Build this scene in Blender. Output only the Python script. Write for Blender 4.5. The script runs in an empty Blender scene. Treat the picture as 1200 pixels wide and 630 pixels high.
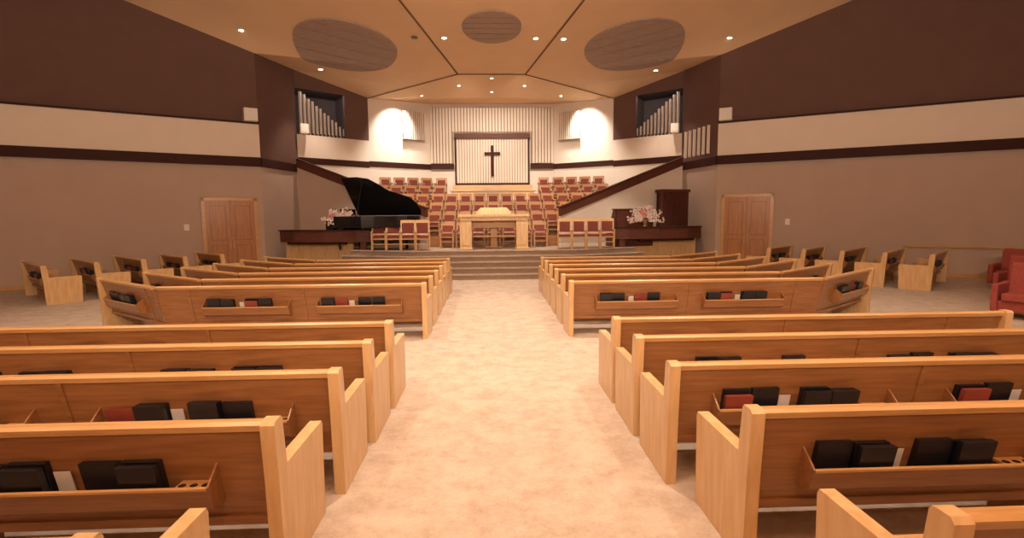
import bpy, math, random
from mathutils import Vector, Matrix
from mathutils.bvhtree import BVHTree
random.seed(7)
scn = bpy.context.scene
COL = scn.collection

# ------------------------------------------------------------ materials
def new_mat(name):
    m = bpy.data.materials.new(name); m.use_nodes = True
    nt = m.node_tree
    return m, nt, nt.nodes['Principled BSDF']

def mat_plain(name, c, rough=0.6, noise=0.06, scale=6.0, metal=0.0, bump=0.0, stretch=(1,1,1), spec=0.5):
    m, nt, b = new_mat(name)
    b.inputs['Roughness'].default_value = rough
    b.inputs['Metallic'].default_value = metal
    b.inputs['Specular IOR Level'].default_value = spec
    tc = nt.nodes.new('ShaderNodeTexCoord'); mp = nt.nodes.new('ShaderNodeMapping')
    mp.inputs['Scale'].default_value = stretch
    nz = nt.nodes.new('ShaderNodeTexNoise'); nz.inputs['Scale'].default_value = scale
    nz.inputs['Detail'].default_value = 5
    cr = nt.nodes.new('ShaderNodeValToRGB')
    cr.color_ramp.elements[0].position = 0.3; cr.color_ramp.elements[1].position = 0.7
    cr.color_ramp.elements[0].color = tuple(max(0, v*(1-noise)) for v in c)+(1,)
    cr.color_ramp.elements[1].color = tuple(min(1, v*(1+noise)) for v in c)+(1,)
    nt.links.new(tc.outputs['Object'], mp.inputs['Vector'])
    nt.links.new(mp.outputs['Vector'], nz.inputs['Vector'])
    nt.links.new(nz.outputs['Fac'], cr.inputs['Fac'])
    nt.links.new(cr.outputs['Color'], b.inputs['Base Color'])
    if bump:
        bp = nt.nodes.new('ShaderNodeBump'); bp.inputs['Strength'].default_value = bump
        bp.inputs['Distance'].default_value = 0.02
        nt.links.new(nz.outputs['Fac'], bp.inputs['Height'])
        nt.links.new(bp.outputs['Normal'], b.inputs['Normal'])
    return m

def mat_wood(name, c1, c2, rough=0.28, stretch=(1.2, 16, 16), scale=2.2, spec=.5):
    m = mat_plain(name, c1, rough, 0, scale, stretch=stretch, spec=spec)
    cr = [n for n in m.node_tree.nodes if n.type == 'VALTORGB'][0]
    cr.color_ramp.elements[0].color = tuple(c1)+(1,)
    cr.color_ramp.elements[1].color = tuple(c2)+(1,)
    return m

def mat_emit(name, c, s):
    m, nt, b = new_mat(name)
    b.inputs['Base Color'].default_value = tuple(c)+(1,)
    b.inputs['Emission Color'].default_value = tuple(c)+(1,)
    b.inputs['Emission Strength'].default_value = s
    return m

def mat_carpet():
    m, nt, b = new_mat('carpet')
    b.inputs['Roughness'].default_value = 0.95
    b.inputs['Specular IOR Level'].default_value = 0.1
    tc = nt.nodes.new('ShaderNodeTexCoord')
    n1 = nt.nodes.new('ShaderNodeTexNoise'); n1.inputs['Scale'].default_value = 3.6; n1.inputs['Detail'].default_value = 9; n1.inputs['Roughness'].default_value = 0.8
    n2 = nt.nodes.new('ShaderNodeTexNoise'); n2.inputs['Scale'].default_value = 60; n2.inputs['Detail'].default_value = 3
    r1 = nt.nodes.new('ShaderNodeValToRGB')
    r1.color_ramp.elements[0].position = 0.34; r1.color_ramp.elements[1].position = 0.60
    r1.color_ramp.elements[0].color = (0.46, 0.355, 0.275, 1); r1.color_ramp.elements[1].color = (0.63, 0.52, 0.425, 1)
    mx = nt.nodes.new('ShaderNodeMixRGB'); mx.blend_type = 'MULTIPLY'; mx.inputs['Fac'].default_value = 0.2
    nt.links.new(tc.outputs['Object'], n1.inputs['Vector']); nt.links.new(tc.outputs['Object'], n2.inputs['Vector'])
    nt.links.new(n1.outputs['Fac'], r1.inputs['Fac'])
    nt.links.new(r1.outputs['Color'], mx.inputs['Color1']); nt.links.new(n2.outputs['Fac'], mx.inputs['Color2'])
    nt.links.new(mx.outputs['Color'], b.inputs['Base Color'])
    bp = nt.nodes.new('ShaderNodeBump'); bp.inputs['Strength'].default_value = 0.3; bp.inputs['Distance'].default_value = 0.01
    nt.links.new(n2.outputs['Fac'], bp.inputs['Height']); nt.links.new(bp.outputs['Normal'], b.inputs['Normal'])
    return m

M = {}
M['carpet'] = mat_carpet()
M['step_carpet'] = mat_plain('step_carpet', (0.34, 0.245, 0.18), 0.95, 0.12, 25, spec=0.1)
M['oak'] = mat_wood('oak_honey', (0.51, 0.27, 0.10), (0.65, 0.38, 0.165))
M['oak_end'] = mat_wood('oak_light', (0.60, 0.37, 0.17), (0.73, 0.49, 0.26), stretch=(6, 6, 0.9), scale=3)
M['oak_shaded'] = mat_wood('oak_shaded', (0.26, 0.108, 0.038), (0.38, 0.175, 0.066))  # darker oak: shade of pew backs facing away from light, put into the colour
M['door'] = mat_wood('door_wood', (0.38, 0.16, 0.06), (0.50, 0.235, 0.095), stretch=(10, 10, 0.8))
M['dark'] = mat_wood('dark_walnut', (0.035, 0.010, 0.007), (0.055, 0.018, 0.012), 0.6, spec=.15)
M['brown'] = mat_wood('walnut', (0.085, 0.028, 0.018), (0.13, 0.046, 0.030), 0.5, spec=.2)
M['wall'] = mat_plain('wall_beige', (0.50, 0.385, 0.32), 0.85, 0.03, 1.5, spec=.2)
M['white'] = mat_plain('wall_white', (0.75, 0.655, 0.57), 0.8, 0.02, 2, spec=.2)
M['slatgap'] = mat_plain('slat_backing', (0.36, 0.27, 0.19), 0.9, 0.02, 2, spec=.1)
M['mauve'] = mat_plain('wall_mauve', (0.14, 0.080, 0.067), 0.9, 0.05, 2, spec=.15)
M['ceil'] = mat_plain('ceiling_tan', (0.76, 0.54, 0.34), 0.85, 0.03, 1.0, spec=.2)
M['seam'] = mat_plain('seam', (0.16, 0.09, 0.05), 0.8)
M['grille'] = mat_plain('speaker_cloth', (0.38, 0.285, 0.235), 0.95, 0.25, 5, stretch=(0.6, 20, 1))
M['niche'] = mat_plain('niche_grey', (0.15, 0.125, 0.135), 0.9)
M['red'] = mat_plain('upholstery_red', (0.32, 0.075, 0.06), 0.9, 0.12, 30, spec=.15)
M['salmon'] = mat_plain('upholstery_rust', (0.20, 0.056, 0.042), 0.9, 0.12, 30, spec=.15)
M['chairwood'] = mat_wood('chair_wood', (0.36, 0.175, 0.075), (0.48, 0.255, 0.12))
M['black'] = mat_plain('black_lacquer', (0.010, 0.009, 0.010), 0.15, 0.0, 4)
M['book'] = mat_plain('book_black', (0.012, 0.013, 0.02), 0.35, 0.1, 9)
M['bookred'] = mat_plain('book_red', (0.28, 0.055, 0.04), 0.45, 0.1, 9)
M['paper'] = mat_plain('paper', (0.75, 0.72, 0.68), 0.7, 0.02, 9)
M['pipe'] = mat_plain('pipe_metal', (0.66, 0.59, 0.55), 0.45, 0.05, 3, metal=0.25)
M['green'] = mat_plain('leaf_green', (0.07, 0.15, 0.05), 0.6, 0.3, 12)
M['petal'] = mat_plain('petal_white', (0.92, 0.80, 0.76), 0.7, 0.05, 12)
M['petalp'] = mat_plain('petal_pink', (0.72, 0.27, 0.29), 0.7, 0.1, 12)
M['brass'] = mat_plain('brass', (0.5, 0.33, 0.12), 0.3, 0.05, 5, metal=0.9)
M['ivory'] = mat_plain('ivory', (0.75, 0.70, 0.6), 0.4, 0.02, 5)
M['lampglow'] = mat_emit('lamp_glow', (1.0, 0.88, 0.74), 10)

# ------------------------------------------------------------ mesh builder
class MB:
    def __init__(s): s.v=[]; s.f=[]; s.m=[]; s.mats=[]; s.X=Matrix.Identity(4)
    def mi(s, k):
        if k not in s.mats: s.mats.append(k)
        return s.mats.index(k)
    def add(s, vs, fs, k):
        o=len(s.v); s.v += [tuple(s.X @ Vector(p)) for p in vs]
        i=s.mi(k)
        for f in fs: s.f.append(tuple(o+a for a in f)); s.m.append(i)
    def box(s,x0,x1,y0,y1,z0,z1,k):
        s.add([(x0,y0,z0),(x1,y0,z0),(x1,y1,z0),(x0,y1,z0),(x0,y0,z1),(x1,y0,z1),(x1,y1,z1),(x0,y1,z1)],
              [(0,3,2,1),(4,5,6,7),(0,1,5,4),(1,2,6,5),(2,3,7,6),(3,0,4,7)],k)
    def prism(s, poly, z0, z1, k):
        n=len(poly)
        s.add([(x,y,z0) for x,y in poly]+[(x,y,z1) for x,y in poly],
              [tuple(reversed(range(n))), tuple(range(n,2*n))]+[(i,(i+1)%n,n+(i+1)%n,n+i) for i in range(n)],k)
    def xprism(s, poly, x0, x1, k):
        n=len(poly)
        s.add([(x0,y,z) for y,z in poly]+[(x1,y,z) for y,z in poly],
              [tuple(reversed(range(n))), tuple(range(n,2*n))]+[(i,(i+1)%n,n+(i+1)%n,n+i) for i in range(n)],k)
    def yprism(s, poly, y0, y1, k):
        n=len(poly)
        s.add([(x,y0,z) for x,z in poly]+[(x,y1,z) for x,z in poly],
              [tuple(range(n)), tuple(reversed(range(n,2*n)))]+[(i,n+i,n+(i+1)%n,(i+1)%n) for i in range(n)],k)
    def lathe(s, prof, cx, cy, k, n=16):
        vs=[];fs=[]
        for r,z in prof:
            for i in range(n):
                a=2*math.pi*i/n; vs.append((cx+r*math.cos(a),cy+r*math.sin(a),z))
        for j in range(len(prof)-1):
            for i in range(n):
                fs.append((j*n+i,j*n+(i+1)%n,(j+1)*n+(i+1)%n,(j+1)*n+i))
        fs.append(tuple(reversed(range(n)))); fs.append(tuple((len(prof)-1)*n+i for i in range(n)))
        s.add(vs,fs,k)
    def wall(s, p, q, z0, z1, k, th=0.12, out=1, z1b=None):
        d=(Vector(q)-Vector(p)).normalized(); nrm=Vector((-d.y,d.x))*th*out
        z1b = z1 if z1b is None else z1b
        P=[p,q,(q[0]+nrm.x,q[1]+nrm.y),(p[0]+nrm.x,p[1]+nrm.y)]
        s.add([(a[0],a[1],z0) for a in P]+[(P[0][0],P[0][1],z1),(P[1][0],P[1][1],z1b),(P[2][0],P[2][1],z1b),(P[3][0],P[3][1],z1)],
              [(0,3,2,1),(4,5,6,7),(0,1,5,4),(1,2,6,5),(2,3,7,6),(3,0,4,7)],k)
    def mesh(s,name):
        me=bpy.data.meshes.new(name); me.from_pydata(s.v,[],s.f)
        for k in s.mats: me.materials.append(M[k])
        for p,i in zip(me.polygons,s.m): p.material_index=i
        me.validate(); me.update()
        import bmesh
        bm=bmesh.new(); bm.from_mesh(me); bmesh.ops.recalc_face_normals(bm,faces=bm.faces); bm.to_mesh(me); bm.free()
        return me
    def obj(s,name,bevel=0,smooth=False):
        return place(name,s.mesh(name),bevel=bevel,smooth=smooth)

def place(name, me, loc=(0,0,0), rz=0, bevel=0, smooth=False):
    o=bpy.data.objects.new(name,me); COL.objects.link(o)
    o.location=loc; o.rotation_euler=(0,0,rz)
    if bevel:
        b=o.modifiers.new('bevel','BEVEL'); b.width=bevel; b.segments=2; b.limit_method='ANGLE'; b.angle_limit=math.radians(40)
    if smooth:
        for p in me.polygons: p.use_smooth=True
    return o

# ------------------------------------------------------------ floor
b=MB(); b.prism([(-21,-4),(21,-4),(21,10.1),(13.9,14.4),(7.9,18),(7.5,20.4),(5.2,22.3),(2.8,23.9),(-2.8,23.9),(-5.2,22.3),(-7.5,20.4),(-7.9,18),(-13.9,14.4),(-21,10.1)],-0.2,0,'carpet')
b.obj('floor')

# ------------------------------------------------------------ ceiling
Cc=Vector((5.2,22.3,6.88)); Aa=Vector((1.27,20,7.25)); Bb=Vector((2.64,14,7.83)); B2=Vector((4.46,6,8.6)); B3=Vector((6.75,-4,9.57))
CA=(Cc+Aa)/2
Pp=Vector((7.5,20.4,7.5)); Dd=Vector((7.9,18,7.38)); Ee=Vector((13.9,14.4,9.35)); Ff=Vector((21,10.1,11.2)); Gg=Vector((21,-4,11.6))
cv=[];cf=[]
def cquad(P,Q,R,S,n=8):
    o=len(cv)
    for i in range(n+1):
        for j in range(n+1):
            u=i/n;v=j/n
            cv.append(tuple((P*(1-u)+Q*u)*(1-v)+(S*(1-u)+R*u)*v))
    for i in range(n):
        for j in range(n):
            a=o+i*(n+1)+j; cf.append((a,a+1,a+n+2,a+n+1))
def fl(p,s): return Vector((s*p.x,p.y,p.z))
for s in (1,-1):
    L1=[CA,Aa,Bb,B2,B3]; L2=[Pp,Dd,Ee,Ff,Gg]
    cquad(fl(Cc,s),fl(Pp,s),fl(CA,s),fl(Cc,s),6)
    for i in range(4):
        cquad(fl(L1[i],s),fl(L2[i],s),fl(L2[i+1],s),fl(L1[i+1],s))
side_faces=len(cf)
for p,q in ((Aa,Bb),(Bb,B2),(B2,B3)):
    cquad(fl(p,-1),p,q,fl(q,-1),4)
BK=Vector((2.8,23.9,6.97))
cquad(fl(Cc,-1),fl(Aa,-1),Aa,Cc,4)
cquad(fl(Cc,-1),Cc,BK,fl(BK,-1),4)
me=bpy.data.meshes.new('ceiling'); me.from_pydata(cv,[],cf); me.materials.append(M['ceil'])
me.validate(); me.update()
for i,p in enumerate(me.polygons): p.use_smooth = i<side_faces
ceil=place('ceiling',me)
BV=BVHTree.FromPolygons([Vector(v) for v in cv],cf)
def cz(x,y,off=0.0):
    h=BV.ray_cast(Vector((x,y,0)),Vector((0,0,1)))
    return (h[0].z if h[0] is not None else 7.0)-off

def seam(p,q,name):
    b=MB(); n=24; w=0.03; d=(q-p); d2=Vector((-d.y,d.x,0)).normalized()*w
    for i in range(n):
        a=p+d*(i/n); c=p+d*((i+1)/n)
        za=a.z-0.012; zc=c.z-0.012
        b.add([(a.x-d2.x,a.y-d2.y,za),(a.x+d2.x,a.y+d2.y,za),(c.x+d2.x,c.y+d2.y,zc),(c.x-d2.x,c.y-d2.y,zc),
               (a.x-d2.x,a.y-d2.y,za-.01),(a.x+d2.x,a.y+d2.y,za-.01),(c.x+d2.x,c.y+d2.y,zc-.01),(c.x-d2.x,c.y-d2.y,zc-.01)],
              [(0,1,2,3),(4,7,6,5),(0,4,5,1),(3,2,6,7),(0,3,7,4),(1,5,6,2)],'seam')
    b.obj(name)
i=1
for s in (1,-1):
    for p,q in ((Aa,Bb),(Bb,B2),(Cc,Aa)):
        seam(fl(p,s),fl(q,s),'trim_ceiling_%d'%i); i+=1
seam(fl(Aa,-1),Aa,'trim_ceiling_%d'%i)

def grille(cx,cy,rx,ry,rot):
    vs=[];fs=[];nr=6;na=40
    vs.append((cx,cy,cz(cx,cy,.04)))
    for r in range(1,nr+1):
        for a in range(na):
            t=2*math.pi*a/na; x=rx*r/nr*math.cos(t); y=ry*r/nr*math.sin(t)
            X=cx+x*math.cos(rot)-y*math.sin(rot); Y=cy+x*math.sin(rot)+y*math.cos(rot)
            vs.append((X,Y,cz(X,Y,.04)))
    for a in range(na): fs.append((0,1+a,1+(a+1)%na))
    for r in range(1,nr):
        for a in range(na):
            p=1+(r-1)*na; q=p+na; fs.append((p+a,q+a,q+(a+1)%na,p+(a+1)%na))
    q=1+(nr-1)*na; o=len(vs)
    for a in range(na): v=vs[q+a]; vs.append((v[0],v[1],v[2]+.04))
    for a in range(na): fs.append((q+a,o+a,o+(a+1)%na,q+(a+1)%na))
    b=MB(); b.add(vs,fs,'grille')
    for t in (-.66,-.33,0,.33,.66):
        hw=rx*math.sqrt(1-t*t)*.97; pts=[]
        for k in range(13):
            x=-hw+2*hw*k/12; y=ry*t
            for dy in (-.008,.008):
                X=cx+x*math.cos(rot)-(y+dy)*math.sin(rot); Y=cy+x*math.sin(rot)+(y+dy)*math.cos(rot)
                pts.append((X,Y,cz(X,Y,.05)))
        b.add(pts,[(2*k,2*k+1,2*k+3,2*k+2) for k in range(12)],'seam')
    b.obj('ceiling_speaker_grille',smooth=False)
grille(-4.85,18.0,1.65,1.75,math.radians(25)); grille(4.8,17.85,1.65,1.75,math.radians(-25)); grille(0,16.2,0.9,1.05,0)

LC=(1,.80,.635)
def downlight(x,y,lit=True,power=0,r=0.075,aim=None,size=80,blend=.7):
    z=cz(x,y)
    b=MB(); b.lathe([(r,z+.02),(r,z-.03),(r*1.35,z-.03),(r*1.35,z-.005)],x,y,'seam' if not lit else 'ivory',20)
    b.lathe([(r*.95,z-.034),(r*.95,z-.038)],x,y,'lampglow' if lit else 'black',20)
    b.obj('ceiling_downlight')
    if power:
        l=bpy.data.lights.new('downlight_lamp','SPOT'); l.energy=power; l.color=LC; l.spot_size=math.radians(size); l.spot_blend=blend; l.shadow_soft_size=.12
        o=bpy.data.objects.new('downlight_lamp',l); COL.objects.link(o); o.location=(x,y,z-.12)
        t=Vector(aim) if aim else Vector((x,y,0))
        o.rotation_euler=(t-o.location).to_track_quat('-Z','Y').to_euler()
for x,y,lit,pw in ((-9.6,15.4,1,0),(-7.9,17.2,1,0),(-6.3,19.8,1,450),(-2.45,17.0,0,0),(-1.5,16.9,1,500),(1.4,16.9,1,500),(2.3,17.0,1,0),(7.9,17.4,1,0),(6.2,19.8,1,450),(9.6,15.4,1,0)):
    downlight(x,y,lit,pw)
for x,y in ((-1.3,21),(0,20.3),(0,21.6),(1.3,21),(-2.9,22.0),(2.9,22.0)):
    downlight(x,y,1,150,0.05)
for y in (2.2,5.5,9.0,12.5):
    for x in (-9,-4.5,0,4.5,9):
        if abs(x)>8 and y>12: continue
        p={2.2:520,5.5:1300,9.0:1450,12.5:1150}[y] if x==0 else ((500 if y>3 else 380) if abs(x)<8 else 230)
        downlight(x,y,1,p,0.1,size=60 if x==0 else 92)

# ------------------------------------------------------------ walls
for s,side in ((-1,'left'),(1,'right')):
    D=(s*7.9,18); E=(s*13.9,14.4); F=(s*21,10.1); G=(s*21,-4); P1=(s*7.5,20.4); C1=(s*5.2,22.3); P2=(s*5.98,21.65)
    oo=1 if s>0 else -1
    b=MB(); th=.15
    b.wall(D,E,0,4.0,'wall',th,oo); b.wall(E,F,0,4.0,'wall',th,oo); b.wall(F,G,0,4.0,'wall',th,oo)
    b.wall(P1,D,0,3.95,'wall',th,oo)
    b.wall(D,E,4.0,Dd.z+.05,'mauve',th,oo,z1b=Ee.z+.05)
    b.wall(E,F,4.0,Ee.z+.05,'mauve',th,oo,z1b=Ff.z+.05)
    b.wall(F,G,4.0,Ff.z+.05,'mauve',th,oo,z1b=Gg.z+.05)
    b.wall(P1,D,3.95,Pp.z+.05,'mauve',th,oo,z1b=Dd.z+.05)
    b.wall(P2,P1,6.85,7.12,'mauve',th,oo,z1b=Pp.z+.05)
    b.wall(C1,P2,5.12,Cc.z+.05,'mauve',th,oo,z1b=7.15)
    b.obj('wall_'+side)
    b=MB()
    for p,q in ((D,E),(E,F),(F,G)):
        b.wall(p,q,3.95,5.04,'white',.14,-oo)
        b.wall(p,q,5.04,5.10,'dark',.18,-oo)
        b.wall(p,q,3.66,3.95,'dark',.18,-oo)
    b.wall(P1,D,3.66,3.95,'dark',.06,-oo)
    b.obj('trim_balcony_'+side)
    b=MB()
    for p,q in ((D,E),(E,F),(F,G)): b.wall(p,q,0,.1,'oak',.03,-oo)
    b.obj('baseboard_'+side)
    b=MB()
    P=[(s*7.62,20.55),(s*8.7,22.4),(s*7.0,23.9),(s*5.75,22.1)]
    for p,q in zip(P[:-1],P[1:]): b.wall(p,q,4.6,7.3,'niche',.1,-1 if s>0 else 1)
    b.prism(P,4.6,4.7,'niche'); b.prism(P,7.1,7.2,'niche')
    b.obj('wall_organ_chamber_'+side)
    l=bpy.data.lights.new('chamber_fill','POINT'); l.energy=55; l.color=(1,.80,.66); l.shadow_soft_size=.15
    o=bpy.data.objects.new('organ_chamber_fill',l); COL.objects.link(o); o.location=(s*6.5,21.4,6.95)  # added fill light, brightens the chamber and its pipes
    b=MB()
    b.wall(P1,C1,0,5.12,'white',.15,-oo)
    b.wall(C1,(s*2.8,23.9),0,7.0,'white',.15,-oo)
    b.obj('wall_gallery_'+side)
    b=MB()
    b.wall((s*7.5,20.38),(s*5.2,22.25),4.0,4.25,'dark',.19,-oo)
    b.wall((s*5.2,22.25),(s*2.8,23.85),4.05,4.28,'dark',.2,-oo)
    b.obj('trim_gallery_'+side)
    b=MB(); n=12
    for i in range(n):
        t=i/(n-1); x=s*(7.52-1.35*t); y=20.97+1.08*t; top=6.82-1.3*t+.04*(i%2)
        r=.064-.016*t
        b.lathe([(.02,4.7),(r*.9,5.0),(r,5.05),(r,top)],x,y,'pipe',14)
        b.box(x-.025,x+.025,y-r-.004,y-r*.5,5.2,5.26,'black')
    b.obj('organ_pipes',smooth=False)
b=MB(); b.wall((-2.8,23.9),(2.8,23.9),0,7.0,'white',.15,1); b.obj('wall_back')
b=MB(); b.wall((-21,-4),(21,-4),0,11.7,'wall',.15,-1); b.obj('wall_rear')
b=MB(); b.box(-2.8,-1.75,23.70,23.9,4.07,4.3,'dark'); b.box(1.75,2.8,23.70,23.9,4.07,4.3,'dark'); b.obj('trim_back')

b=MB(); n=40
b.box(-2.78,2.78,23.86,23.89,5.7,6.82,'slatgap'); b.box(-2.78,-1.76,23.86,23.89,4.32,5.7,'slatgap'); b.box(1.76,2.78,23.86,23.89,4.32,5.7,'slatgap')
for i in range(n):
    x=-2.74+5.48*i/(n-1)
    z0=4.32 if abs(x)>1.8 else 5.72
    b.box(x-.045,x+.045,23.80,23.87,z0,6.8,'white')
b.obj('ribbed_wall_panel')
for s in (-1,1):
    b=MB()
    p0=Vector((s*3.1,23.7)); d=Vector((s*2.4,-1.6)).normalized(); nrm=Vector((-s*.555,-.832))
    c2=p0+nrm*.16; b.wall((c2.x,c2.y),(c2.x+d.x*1.0,c2.y+d.y*1.0),5.3,6.5,'slatgap',.03,1 if s<0 else -1)
    for i in range(11):
        c=p0+d*(i*.1); c2=c+nrm*.2
        b.wall((c2.x,c2.y),(c2.x+d.x*.06,c2.y+d.y*.06),5.3,6.5,'white',.05,1 if s<0 else -1)
    b.obj('wall_grille_panel')

b=MB()
b.box(-1.70,1.70,23.70,23.9,3.25,3.42,'dark'); b.box(-1.70,-1.64,23.70,23.9,3.42,5.6,'dark'); b.box(1.64,1.70,23.70,23.9,3.42,5.6,'dark'); b.box(-1.72,1.72,23.64,23.9,5.42,5.64,'brown')
b.box(-1.64,1.64,23.84,23.9,3.42,5.42,'slatgap')
for i in range(27):
    x=-1.57+3.14*i/26; b.box(x-.045,x+.045,23.79,23.85,3.42,5.42,'white')
b.obj('baptistry_panel')
b=MB(); b.box(-.06,.06,23.66,23.74,3.72,5.1,'dark'); b.box(-.36,.36,23.661,23.739,4.68,4.80,'dark'); b.box(-.03,.03,23.7,23.80,4.6,4.75,'dark'); b.obj('wall_cross',bevel=.008)

# ------------------------------------------------------------ pews
RACKW=1.3
ZS=.435
def by(z): return .14-(z-.30)*.241
def pew_mesh(L, ends=(1,1), rack0=.45, pitch=1.75, flip=False):
    b=MB()
    b.xprism([(by(.28),.28),(by(.86),.86),(by(.86)+.035,.86),(by(.28)+.035,.28)],.02,L-.02,'oak_shaded')
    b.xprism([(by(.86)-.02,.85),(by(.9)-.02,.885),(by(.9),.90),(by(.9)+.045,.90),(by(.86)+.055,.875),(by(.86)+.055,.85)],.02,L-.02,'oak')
    b.xprism([(by(.30)-.02,.26),(by(.30)-.02,.31),(by(.30)+.05,.31),(by(.30)+.05,.26)],.02,L-.02,'oak_shaded')
    b.xprism([(.13,.395),(.58,.43),(.60,.42),(.60,.37),(.56,.37),(.56,.39),(.13,.36)],.02,L-.02,'oak')
    for e,x0 in ((ends[0],0),(ends[1],L-.075)):
        if e:
            b.xprism([(-.0,0),(.64,0),(.65,.02),(.67,.60),(.655,.63),(.09,.63),(.06,.89),(.045,.91),(-.025,.91),(-.045,.89),(-.02,.55)],x0,x0+.075,'oak_end')
    x=rack0; racks=[]; zs=ZS
    F=(lambda a,c:(L-c,L-a)) if flip else (lambda a,c:(a,c))
    while x+RACKW<L-.12:
        racks.append(F(x,x+RACKW)[0])
        y=by(zs)
        a,c=F(x,x+RACKW)
        b.xprism([(y-.115,zs+.01),(y-.10,zs),(y+.01,zs),(y+.01,zs+.015),(y-.105,zs+.018)],a,c,'oak')
        b.xprism([(y-.115,zs+.002),(y-.155,zs+.125),(y-.143,zs+.13),(y-.1,zs+.01)],a,c,'oak_shaded')
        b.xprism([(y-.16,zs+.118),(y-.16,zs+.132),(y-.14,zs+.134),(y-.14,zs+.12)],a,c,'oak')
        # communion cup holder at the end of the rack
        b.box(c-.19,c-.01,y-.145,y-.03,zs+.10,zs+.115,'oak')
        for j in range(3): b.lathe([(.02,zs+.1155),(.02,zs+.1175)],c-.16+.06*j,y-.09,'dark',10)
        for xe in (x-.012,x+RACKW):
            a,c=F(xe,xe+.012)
            b.xprism([(y-.03,zs-.03),(y-.12,zs),(y-.162,zs+.135),(by(.64),.66),(y+.01,zs-.02)],a,c,'oak_shaded')
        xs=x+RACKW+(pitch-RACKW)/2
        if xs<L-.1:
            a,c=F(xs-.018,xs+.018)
            b.xprism([(by(.3)-.012,0),(by(.3)-.012,.3),(by(.85)-.012,.85),(by(.85)+.01,.85),(by(.3)+.03,.3),(.45,.3),(.45,0)],a,c,'oak_shaded')
        x+=pitch
    return b.mesh('church_pew'),racks
def hymnal_mesh(racks,rng):
    b=MB()
    for x in racks:
        pat=rng.choice(['BRc_BB','BB_cRB','BBc_BB','RBc_BB','BB_cBB','BB_cRB','BR_cBB'])
        px=x+.05
        y=by(ZS)
        for ch in pat:
            w=.21
            if ch in 'BR':
                n=rng.choice([1,2,2])
                for j in range(n):
                    k='bookred' if (ch=='R' and (n==1 or j==1)) else 'book'
                    yb=y-.008-.046*j; t=.038; h=.235+rng.uniform(-.012,.012)-(.03 if k=='bookred' else 0)
                    zb=ZS+.018; top=zb+h; ln=.052
                    xo=px+rng.uniform(0,.012)
                    b.xprism([(yb,zb),(yb-ln,top),(yb-t-ln,top),(yb-t,zb)],xo,xo+w-.015,k)
                px+=w
            elif ch=='c':
                yb=y-.02
                b.xprism([(yb,ZS+.018),(yb-.045,ZS+.2),(yb-.05,ZS+.2),(yb-.008,ZS+.018)],px+.005,px+.09,'paper'); px+=.1
            else: px+=.05
    return b.mesh('hymnal_books')
rng=random.Random(11)
def pew(x0,y0,L,rz=0,ends=(1,1),rack0=.45,z=0,flip=False):
    me,r=pew_mesh(L,ends,rack0,flip=flip)
    o=place('church_pew',me,(x0,y0,z),rz,bevel=.006)
    if r:
        hm=hymnal_mesh(r,rng)
        place('hymnal_books',hm,(x0,y0,z),rz)
    return o
XO=5.35
rows=[(1.62,1.42,1.46,.4),(2.61,1.22,1.27,.36),(3.48,1.15,1.14,.36),(4.30,1.12,1.13,.5),(5.10,1.10,1.13,.3)]
for i,(y,al,ar,rk) in enumerate(rows):
    pew(-XO,y,XO-al,rack0=rk,flip=True); pew(ar,y,XO-ar,rack0=rk)
for i in range(6):
    y=8.05+.93*i; xo=5.3-.18*i
    pew(-xo,y,xo-1.13,ends=(0,1),rack0=.4,flip=True); pew(1.13,y,xo-1.13,ends=(1,0),rack0=.45)
    L=2.15; a=math.radians(36)
    pew(-xo-.03-L*math.cos(a),y+L*math.sin(a),L,-a,(1,0),.3)
    pew(xo+.03,y,L,a,(0,1),.6)
a=math.radians(41)
for i in range(5):
    L=2.5
    ex=10.2-.6*i; ey=11.9+.76*i
    if i>=3: L=1.9
    pew(-ex-L*math.cos(a),ey+L*math.sin(a),L,-a,(1,1),.3,flip=True)
    pew(ex+.45,ey+.1,L,a,(1,1),.3)

def armchair(x,y,rz):
    b=MB()
    b.box(-.36,.36,-.30,.34,.12,.32,'red'); b.box(-.30,.30,-.36,.30,.32,.46,'red')
    b.xprism([(.22,.32),(.36,.32),(.46,.95),(.40,.99),(.34,.95)],-.36,.36,'red')
    for s in (-1,1):
        b.box(s*.40-.05,s*.40+.05,-.34,.36,.12,.62,'red')
        for yy in (-.28,.28): b.box(s*.34-.025,s*.34+.025,yy-.025,yy+.025,0,.12,'oak')
    place('upholstered_armchair',b.mesh('upholstered_armchair'),(x,y,0),rz,bevel=.025)
armchair(9.6,8.75,math.radians(-60)); armchair(11.3,10.4,math.radians(-60)); armchair(13.0,12.2,math.radians(-60))

# ------------------------------------------------------------ platform & steps
PZ=.8
b=MB()
for i in range(5):
    z1=PZ-.16*i; o=i
    hw=2.7+.15*o; yf=16.9-.34*o; sx=4.95+.22*o; sy=17.85-.30*o
    poly=[(-hw,yf),(hw,yf),(sx,sy),(sx,18.3),(7.4,18.75),(7.4,20.2),(5.05,22.1),(2.7,23.7),(-2.7,23.7),(-5.05,22.1),(-7.4,20.2),(-7.4,18.75),(-sx,18.3),(-sx,sy)] if i==0 else \
         [(-hw,yf),(hw,yf),(sx,sy),(4.9,18.2),(-4.9,18.2),(-sx,sy)]
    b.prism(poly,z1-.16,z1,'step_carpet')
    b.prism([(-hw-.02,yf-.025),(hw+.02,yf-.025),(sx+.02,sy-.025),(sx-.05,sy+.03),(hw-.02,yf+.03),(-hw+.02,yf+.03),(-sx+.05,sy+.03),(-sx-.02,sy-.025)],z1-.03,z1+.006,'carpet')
b.obj('chancel_platform')

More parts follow.
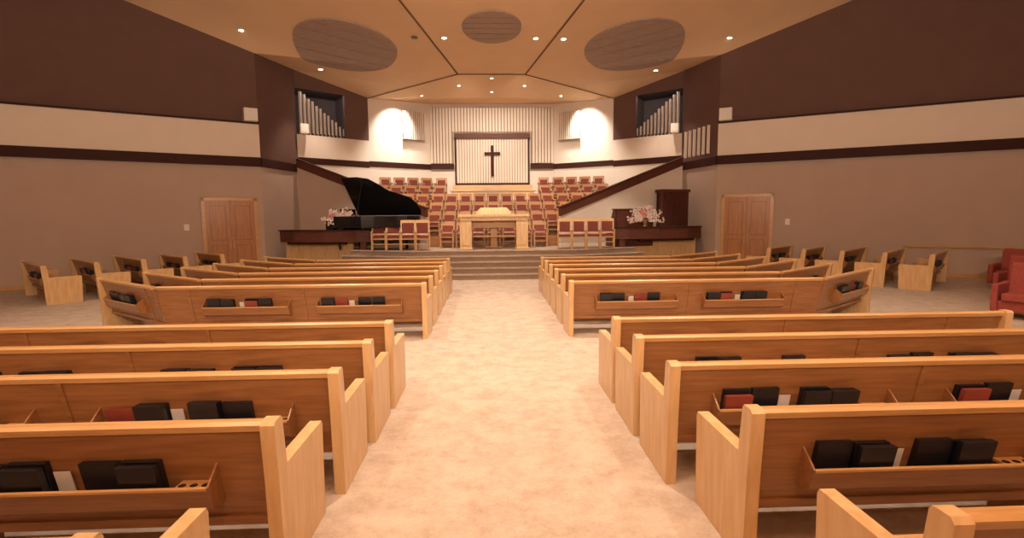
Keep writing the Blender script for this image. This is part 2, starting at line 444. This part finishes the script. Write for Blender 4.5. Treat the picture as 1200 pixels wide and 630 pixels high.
b=MB(); W=[2.3,3.3,4.0,4.6,4.9,4.9]
def fy(x,y): return y-.35*max(0,abs(x)-2.8)
TY=[18.35+.8*k for k in range(6)]; TZ=[PZ+.38*k for k in range(6)]
for k in range(1,6):
    w=W[k]; yf=TY[k]-.2; yb=yf+.82 if k<5 else 23.0
    f=[(-w,fy(w,yf)),(-2.8,yf),(2.8,yf),(w,fy(w,yf))]
    bk=[(w,fy(w,yb)),(2.8,yb),(-2.8,yb),(-w,fy(w,yb))]
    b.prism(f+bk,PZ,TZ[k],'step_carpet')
    b.prism([(p[0],p[1]-.02) for p in f]+[(p[0],p[1]+.02) for p in reversed(f)],TZ[k]-.32,TZ[k]+.02,'oak_shaded')
b.obj('choir_riser_platform')

def chair_mesh(h=.88,wd='chairwood'):
    b=MB()
    for s in (-1,1):
        b.box(s*.22-.022,s*.22+.022,-.23,-.19,0,.60,wd)
        b.xprism([(.17,0),(.21,0),(.22,.44),(.30,h),(.26,h),(.18,.44)],s*.22-.022,s*.22+.022,wd)
        b.box(s*.22-.03,s*.22+.03,-.25,.22,.60,.635,wd)
        b.box(s*.22-.012,s*.22+.012,-.2,.2,.15,.18,wd)
    b.box(-.2,.2,-.22,.2,.36,.41,wd); b.box(-.195,.195,-.23,.18,.41,.47,'salmon')
    b.xprism([(.185,.56),(.225,.56),(.265,h-.09),(.225,h-.09)],-.175,.175,'salmon')
    b.xprism([(.24,h-.095),(.28,h-.095),(.295,h+.01),(.255,h+.01)],-.22,.22,wd)
    b.xprism([(.19,.50),(.22,.50),(.225,.57),(.195,.57)],-.2,.2,wd)
    b.box(-.2,.2,-.215,-.2,.2,.23,wd)
    return b.mesh('choir_chair')
CM=chair_mesh(); CM2=chair_mesh(1.0,'oak')
for k in range(0,6):
    y=TY[k]+.2; n=int(W[k]/.56)
    for i in range(-n,n+1):
        x=i*.56
        if abs(x)>W[k]-.25: continue
        if k>=4 and abs(x)<1.95: continue
        place('choir_chair',CM,(x,fy(x,y),TZ[k]+.006),(math.radians(19) if x<-2.8 else (-math.radians(19) if x>2.8 else 0)))
for s in (-1,1):
    for i in range(4):
        place('platform_chair',CM2,(s*(2.4+.5*i),17.35+.06*i,PZ+.006),s*-math.radians(8))

b=MB(); b.box(-1.72,1.72,21.6,22.05,TZ[4]+.021,2.95,'oak'); b.box(-1.78,1.78,21.55,22.1,2.95,3.0,'oak_end')
for i in range(7): b.box(-1.6+.46*i,-1.58+.46*i+.4,21.58,21.6,TZ[4]+.08,2.88,'oak_end')
b.box(-1.72,1.72,22.4,23.6,TZ[5]+.03,3.25,'oak')
b.obj('baptistry_front_cabinet',bevel=.006)

for s,side in ((-1,'left'),(1,'right')):
    p=Vector((s*2.35,18.25)); q=Vector((s*7.4,20.1)); z0,z1=2.2,4.12
    d=(q-p).normalized(); nr=Vector((-d.y,d.x))*.07
    b=MB()
    def slab(za0,za1,zb0,zb1,w,k):
        n2=nr*w
        P=[p-n2,q-n2,q+n2,p+n2]
        b.add([(P[0].x,P[0].y,za0),(P[1].x,P[1].y,zb0),(P[2].x,P[2].y,zb0),(P[3].x,P[3].y,za0),
               (P[0].x,P[0].y,za1),(P[1].x,P[1].y,zb1),(P[2].x,P[2].y,zb1),(P[3].x,P[3].y,za1)],
              [(0,3,2,1),(4,5,6,7),(0,1,5,4),(1,2,6,5),(2,3,7,6),(3,0,4,7)],k)
    slab(z0-.30,z0,z1-.30,z1,1.3,'brown')
    slab(z0,z0+.03,z1,z1+.03,1.7,'dark')
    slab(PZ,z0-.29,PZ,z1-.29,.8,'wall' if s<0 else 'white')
    b.obj('sloping_parapet_'+side)

for s in (-1,1):
    b=MB(); b.wall((s*4.95,18.28),(s*7.45,18.72),0,1.05,'oak_end',.05,-1 if s>0 else 1)
    for i in range(5):
        t0=i/5+.02; t1=(i+1)/5-.02
        P0=(s*(4.95+2.5*t0),18.225+.44*t0); P1=(s*(4.95+2.5*t1),18.225+.44*t1)
        b.wall(P0,P1,.1,.98,'oak_end',.015,-1 if s>0 else 1)
    b.obj('low_panelled_wall')
    b=MB(); poly=[(s*7.5,18.3),(s*6.9,17.97),(s*5.8,17.75),(s*4.7,17.72),(s*4.25,17.8),(s*4.25,17.95),(s*7.5,18.7)]
    b.prism(poly,1.08,1.46,'brown')
    b.prism([(x*1.005,y-.03) for x,y in poly[:5]]+poly[5:],1.46,1.5,'dark')
    b.prism([(s*4.4,17.8),(s*4.6,17.8),(s*4.6,17.93),(s*4.4,17.93)],PZ,1.08,'brown')
    b.prism([(s*5.1,17.8),(s*7.2,18.15),(s*7.2,18.45),(s*5.1,18.0)],1.0,1.08,'dark')
    b.obj('curved_stage_ledge')

def flowers(x,y,z):
    b=MB()
    b.lathe([(.09,z),(.11,z+.02),(.07,z+.06),(.12,z+.2),(.14,z+.26)],x,y,'brass',16)
    r=random.Random(int(x*10)+50)
    def bloom(cx,cy,c_z,rr,k):
        for j in range(6):
            a=2*math.pi*j/6+r.random()
            nx,nz=math.cos(a),math.sin(a)
            b.add([(cx,cy,c_z),(cx+rr*(nx*.7-nz*.4),cy-rr*.5,c_z+rr*(nz*.7+nx*.4)),(cx+rr*1.25*nx,cy-rr*.3,c_z+rr*1.25*nz),(cx+rr*(nx*.7+nz*.4),cy-rr*.5,c_z+rr*(nz*.7-nx*.4))],[(0,1,2,3)],k)
        b.lathe([(.006,c_z-.012),(.014,c_z),(.006,c_z+.012)],cx,cy-.01,'brass',6)
    for i in range(74):
        u=r.uniform(-.3,math.pi+.3); v=r.uniform(-.9,.6); R=r.uniform(.40,.60)
        ex=x+R*1.05*math.cos(u)*math.cos(v*.5); ez=z+.25+max(-.12,R*.85*math.sin(u)); ey=y+R*.5*math.sin(v)
        b.add([(x,y,z+.24),(x+.008,y,z+.24),(ex+.006,ey,ez),(ex,ey,ez)],[(0,1,2,3)],'green')
        k=r.choice(['petal','petal','petal','petalp'])
        for t in (.35,.52,.68,.84,1.0):
            if r.random()<.25: continue
            bloom(x+(ex-x)*t+r.uniform(-.03,.03),y+(ey-y)*t-.03,z+.25+(ez-z-.25)*t+r.uniform(-.02,.02),.042-.016*t+r.uniform(0,.012),k)
        if i%3==0:
            c=r.uniform(1.0,1.12)
            b.add([(ex-.01,ey+.03,ez-.05),(ex-.03,ey+.03,ez),(x+(ex-x)*c,ey+.03,z+.25+(ez-z-.25)*c),(ex+.03,ey+.03,ez-.01)],[(0,1,2,3)],'green')
    b.obj('flower_arrangement')
flowers(-5.25,17.85,1.5); flowers(5.3,17.85,1.5)

b=MB()
y0,y1=17.25,17.9
b.box(-1.2,1.2,y0-.04,y1+.04,PZ+1.10,PZ+1.18,'oak_end'); b.box(-1.15,1.15,y0,y1,PZ+.97,PZ+1.10,'oak_end')
for s in (-1,1):
    x=s*.95; b.box(x-.2,x+.2,y0+.02,y1-.02,PZ+.05,PZ+.97,'oak_end'); b.box(x-.23,x+.23,y0,y1,PZ+.007,PZ+.06,'oak_end')
    b.box(x-.14,x+.14,y0+.005,y0+.02,PZ+.15,PZ+.88,'oak_end')
b.box(-.75,.75,y1-.12,y1-.06,PZ+.72,PZ+.97,'oak')
b.box(-.75,.75,y1-.14,y1-.04,PZ+.4,PZ+.46,'oak_end')
b.obj('communion_table',bevel=.01)
b=MB()
b.box(-.12,.12,18.1,18.25,PZ+.007,PZ+1.15,'oak'); b.box(-.3,.3,18.0,18.3,PZ+.007,PZ+.05,'oak')
b.yprism([(-.6,PZ+1.15),(.6,PZ+1.15),(.6,PZ+1.27),(.45,PZ+1.42),(-.45,PZ+1.42),(-.6,PZ+1.27)],18.0,18.28,'oak_end')
b.obj('lectern',bevel=.008)

def piano(x,y,rz,sc=1.0):
    root=bpy.data.objects.new('grand_piano',None); COL.objects.link(root); root.location=(x,y,PZ+.006); root.rotation_euler=(0,0,rz); root.scale=(sc,sc*.88,sc)
    def ch(b,n,bevel=.006):
        me=b.mesh(n); o=place(n,me,bevel=bevel); o.parent=root
    out=[(0,0),(0,-1.45),(.55,-1.45),(.9,-1.38),(1.2,-1.15),(1.45,-.92),(1.8,-.78),(2.05,-.66),(2.2,-.45),(2.25,-.2),(2.2,0)]
    b=MB(); b.prism(out,.66,1.0,'black'); ch(b,'case')
    b=MB(); b.box(-.28,0,-1.45,-1.36,.62,.88,'black'); b.box(-.28,0,-.09,0,.62,.88,'black'); b.box(-.28,0,-1.45,0,.58,.66,'black'); ch(b,'keybed')
    b=MB(); b.box(-.2,-.01,-1.35,-.1,.66,.72,'ivory')
    for i in range(36):
        if i%7 in (2,6): continue
        yy=-1.33+i*.034; b.box(-.12,-.01,yy,yy+.014,.72,.735,'black')
    ch(b,'keys',0)
    for j,(lx,ly) in enumerate(((.1,-1.3),(.1,-.15),(1.9,-.4))):
        b=MB(); b.lathe([(.07,.66),(.05,.4),(.035,.15),(.05,.08),(.03,.05),(.03,0)],lx,ly,'black',12); ch(b,'leg_%d'%(j+1),0)
    ang=math.radians(50)
    b=MB(); lid=[(0,0),(0,1.47),(.55,1.47),(.9,1.4),(1.2,1.17),(1.45,.94),(1.8,.8),(2.05,.68),(2.22,.45),(2.27,.2),(2.22,0)]
    vs=[];n=len(lid)
    for t in (0,.03):
        for lx,l in lid: vs.append((lx,-l*math.cos(ang)+t*math.sin(ang),1.02+l*math.sin(ang)+t*math.cos(ang)))
    b.add(vs,[tuple(reversed(range(n))),tuple(range(n,2*n))]+[(i,(i+1)%n,n+(i+1)%n,n+i) for i in range(n)],'black'); ch(b,'lid')
    b=MB(); b.add([(.7,-1.30,1.0),(.72,-1.30,1.0),(.72,-1.28,1.0),(.7,-1.28,1.0),(.7,-.90,2.07),(.72,-.90,2.07),(.72,-.88,2.07),(.7,-.88,2.07)],[(0,3,2,1),(4,5,6,7),(0,1,5,4),(1,2,6,5),(2,3,7,6),(3,0,4,7)],'black'); ch(b,'lid_prop',0)
    b=MB(); b.box(.05,.08,-1.15,-.3,1.0,1.22,'black'); ch(b,'music_desk',0)
piano(-4.95,19.1,math.radians(-20),1.15)
b=MB(); b.box(-.18,.18,-.38,.38,.44,.5,'black')
for sx in (-1,1):
    for sy in (-1,1): b.box(sx*.15-.02,sx*.15+.02,sy*.34-.02,sy*.34+.02,0,.44,'black')
place('piano_bench',b.mesh('piano_bench'),(-6.0,18.95,PZ+.004),math.radians(-20),bevel=.006)

b=MB()
b.xprism([(-.45,0),(.3,0),(.3,1.3),(.05,1.3),(-.1,.95),(-.45,.85)],-.75,-.70,'brown')
b.xprism([(-.45,0),(.3,0),(.3,1.3),(.05,1.3),(-.1,.95),(-.45,.85)],.70,.75,'brown')
b.box(-.75,.75,.25,.3,0,1.3,'brown'); b.box(-.78,.78,0,.34,1.3,1.34,'brown')
for j in range(3): b.box(-.6,.6,-.35+.12*j,-.2+.12*j,.72+.07*j,.75+.07*j,'ivory')
b.box(-.7,.7,-.4,.25,.64,.7,'brown'); b.box(-.7,.7,-.02,.02,.2,.64,'brown')
place('organ_console',b.mesh('organ_console'),(4.95,18.42,PZ+.004),math.radians(195),bevel=.006)
b=MB(); b.box(-.55,.55,-.2,.2,0,.15,'brown'); b.box(-.55,.55,.0,.2,.15,1.95,'dark'); b.box(-.6,.6,-.24,.24,1.95,2.05,'brown')
for i in range(12): b.box(-.55+.095*i,-.55+.095*i+.055,-.2,0,.15,1.95,'brown')
place('slatted_organ_cabinet',b.mesh('slatted_organ_cabinet'),(6.75,19.2,PZ+.004),math.radians(12))

# ------------------------------------------------------------ doors
for s,nm in ((-1,1),(1,2)):
    D=Vector((s*7.9,18)); E=Vector((s*13.9,14.4)); d=(E-D).normalized()
    ang=math.atan2(d.y,d.x) if s>0 else math.atan2(-d.y,-d.x)
    n=Vector((-d.y,d.x))
    if n.y>0: n=-n
    b=MB(); w=.72; H=2.5
    b.box(-w-.1,-w,-.08,0,0,H+.1,'oak'); b.box(w,w+.1,-.08,0,0,H+.1,'oak'); b.box(-w-.1,w+.1,-.08,0,H,H+.1,'oak')
    for t in (-1,1):
        x0,x1=(-w,-.005) if t<0 else (.005,w)
        b.box(x0,x1,-.05,0,0,H,'door')
        for (za,zb) in ((.22,1.05),(1.2,H-.15)):
            b.box(x0+.12,x1-.12,-.056,-.05,za,zb,'oak_shaded'); b.box(x0+.15,x1-.15,-.064,-.056,za+.03,zb-.03,'door')
        b.box(t*.05-.012,t*.05+.012,-.10,-.05,.95,1.15,'brass')
    c=D+d*1.0
    o=place('door_%d'%nm,b.mesh('door'),(c.x,c.y,0),ang)
    b=MB(); b.box(-.07,.07,-.05,0,1.55,1.75,'ivory')
    c=D+d*2.25
    place('wall_thermostat',b.mesh('wall_thermostat'),(c.x,c.y,0),ang)
    if s>0:
        b=MB(); b.box(0,2.6,-.09,-.05,.88,.93,'oak')
        for i in range(3): b.box(.2+1.0*i,.24+1.0*i,-.07,0,.86,.9,'brass')
        c=D+d*5.4
        place('wall_handrail',b.mesh('wall_handrail'),(c.x,c.y,0),ang)
    b=MB(); b.box(-.2,.2,-.2,.2,0,.40,'ivory'); b.box(-.15,.15,-.21,-.2,.05,.35,'paper')
    c=D+d*.25+n*.25
    place('balcony_loudspeaker',b.mesh('balcony_loudspeaker'),(c.x,c.y,5.10),ang)
    b=MB(); b.box(-.15,.15,-.12,.12,0,.36,'ivory'); b.box(-.12,.12,-.13,-.12,.05,.31,'paper')
    place('gallery_loudspeaker',b.mesh('gallery_loudspeaker'),(s*7.2,20.35,5.12),ang)
b=MB()
for i in range(6): b.box(7.80-.05*i-.1,7.80-.05*i,18.5+.3*i-.02,18.5+.3*i+.02,4.1,5.1,'white')
b.obj('gallery_radiator')

# ------------------------------------------------------------ lights
def spot(loc,aim,e,size,blend=.6,col=(1,.84,.68),r=.1):
    l=bpy.data.lights.new('spot','SPOT'); l.energy=e; l.spot_size=math.radians(size); l.spot_blend=blend; l.color=col; l.shadow_soft_size=r
    o=bpy.data.objects.new('spot_lamp',l); COL.objects.link(o); o.location=loc
    o.rotation_euler=(Vector(aim)-Vector(loc)).to_track_quat('-Z','Y').to_euler()
for s in (-1,1):
    spot((s*3.6,22.2,6.7),(s*4.25,22.95,5.6),560,85,.9,(1,.93,.82))
    spot((s*2.0,15.5,7.4),(s*2.0,19.5,1.5),1100,55)
    spot((s*3.0,17.5,7.2),(s*3.5,22,2.6),1000,62)
    spot((s*1.2,18.5,7.1),(s*1.0,23.9,4.6),900,60,1)
    spot((s*4.5,14.5,7.5),(s*5.3,18,1.7),750,28)
spot((0,14.5,7.4),(0,18.3,1.2),1050,40)
def area(loc,rot,size,e,col=(1,.77,.58)):
    l=bpy.data.lights.new('area','AREA'); l.shape='DISK'; l.size=size; l.energy=e; l.color=col
    o=bpy.data.objects.new('fill_uplight',l); COL.objects.link(o); o.location=loc; o.rotation_euler=rot  # unseen fill light added behind the camera, aimed up to brighten the ceiling
for x,e in ((-4,320),(0,1250),(4,320)):
    area((x,-2.5,4.5),(math.radians(140),0,0),1.5,e)

w=bpy.data.worlds.new('world'); scn.world=w; w.use_nodes=True
w.node_tree.nodes['Background'].inputs[0].default_value=(1,.75,.6,1); w.node_tree.nodes['Background'].inputs[1].default_value=.1

# ------------------------------------------------------------ camera
cam=bpy.data.cameras.new('camera'); cam.lens=18; cam.sensor_width=36; cam.clip_start=.05
co=bpy.data.objects.new('camera',cam); COL.objects.link(co); scn.camera=co
pitch=math.radians(6.0); yaw=math.radians(2.3); roll=math.radians(-.5)
R=Matrix.Rotation(-yaw,4,'Z')@Matrix.Rotation(math.pi/2-pitch,4,'X')@Matrix.Rotation(roll,4,'Z')
co.matrix_world=Matrix.Translation((-.1,0,1.95))@R
scn.view_settings.view_transform='Standard'
scn.view_settings.exposure=.05
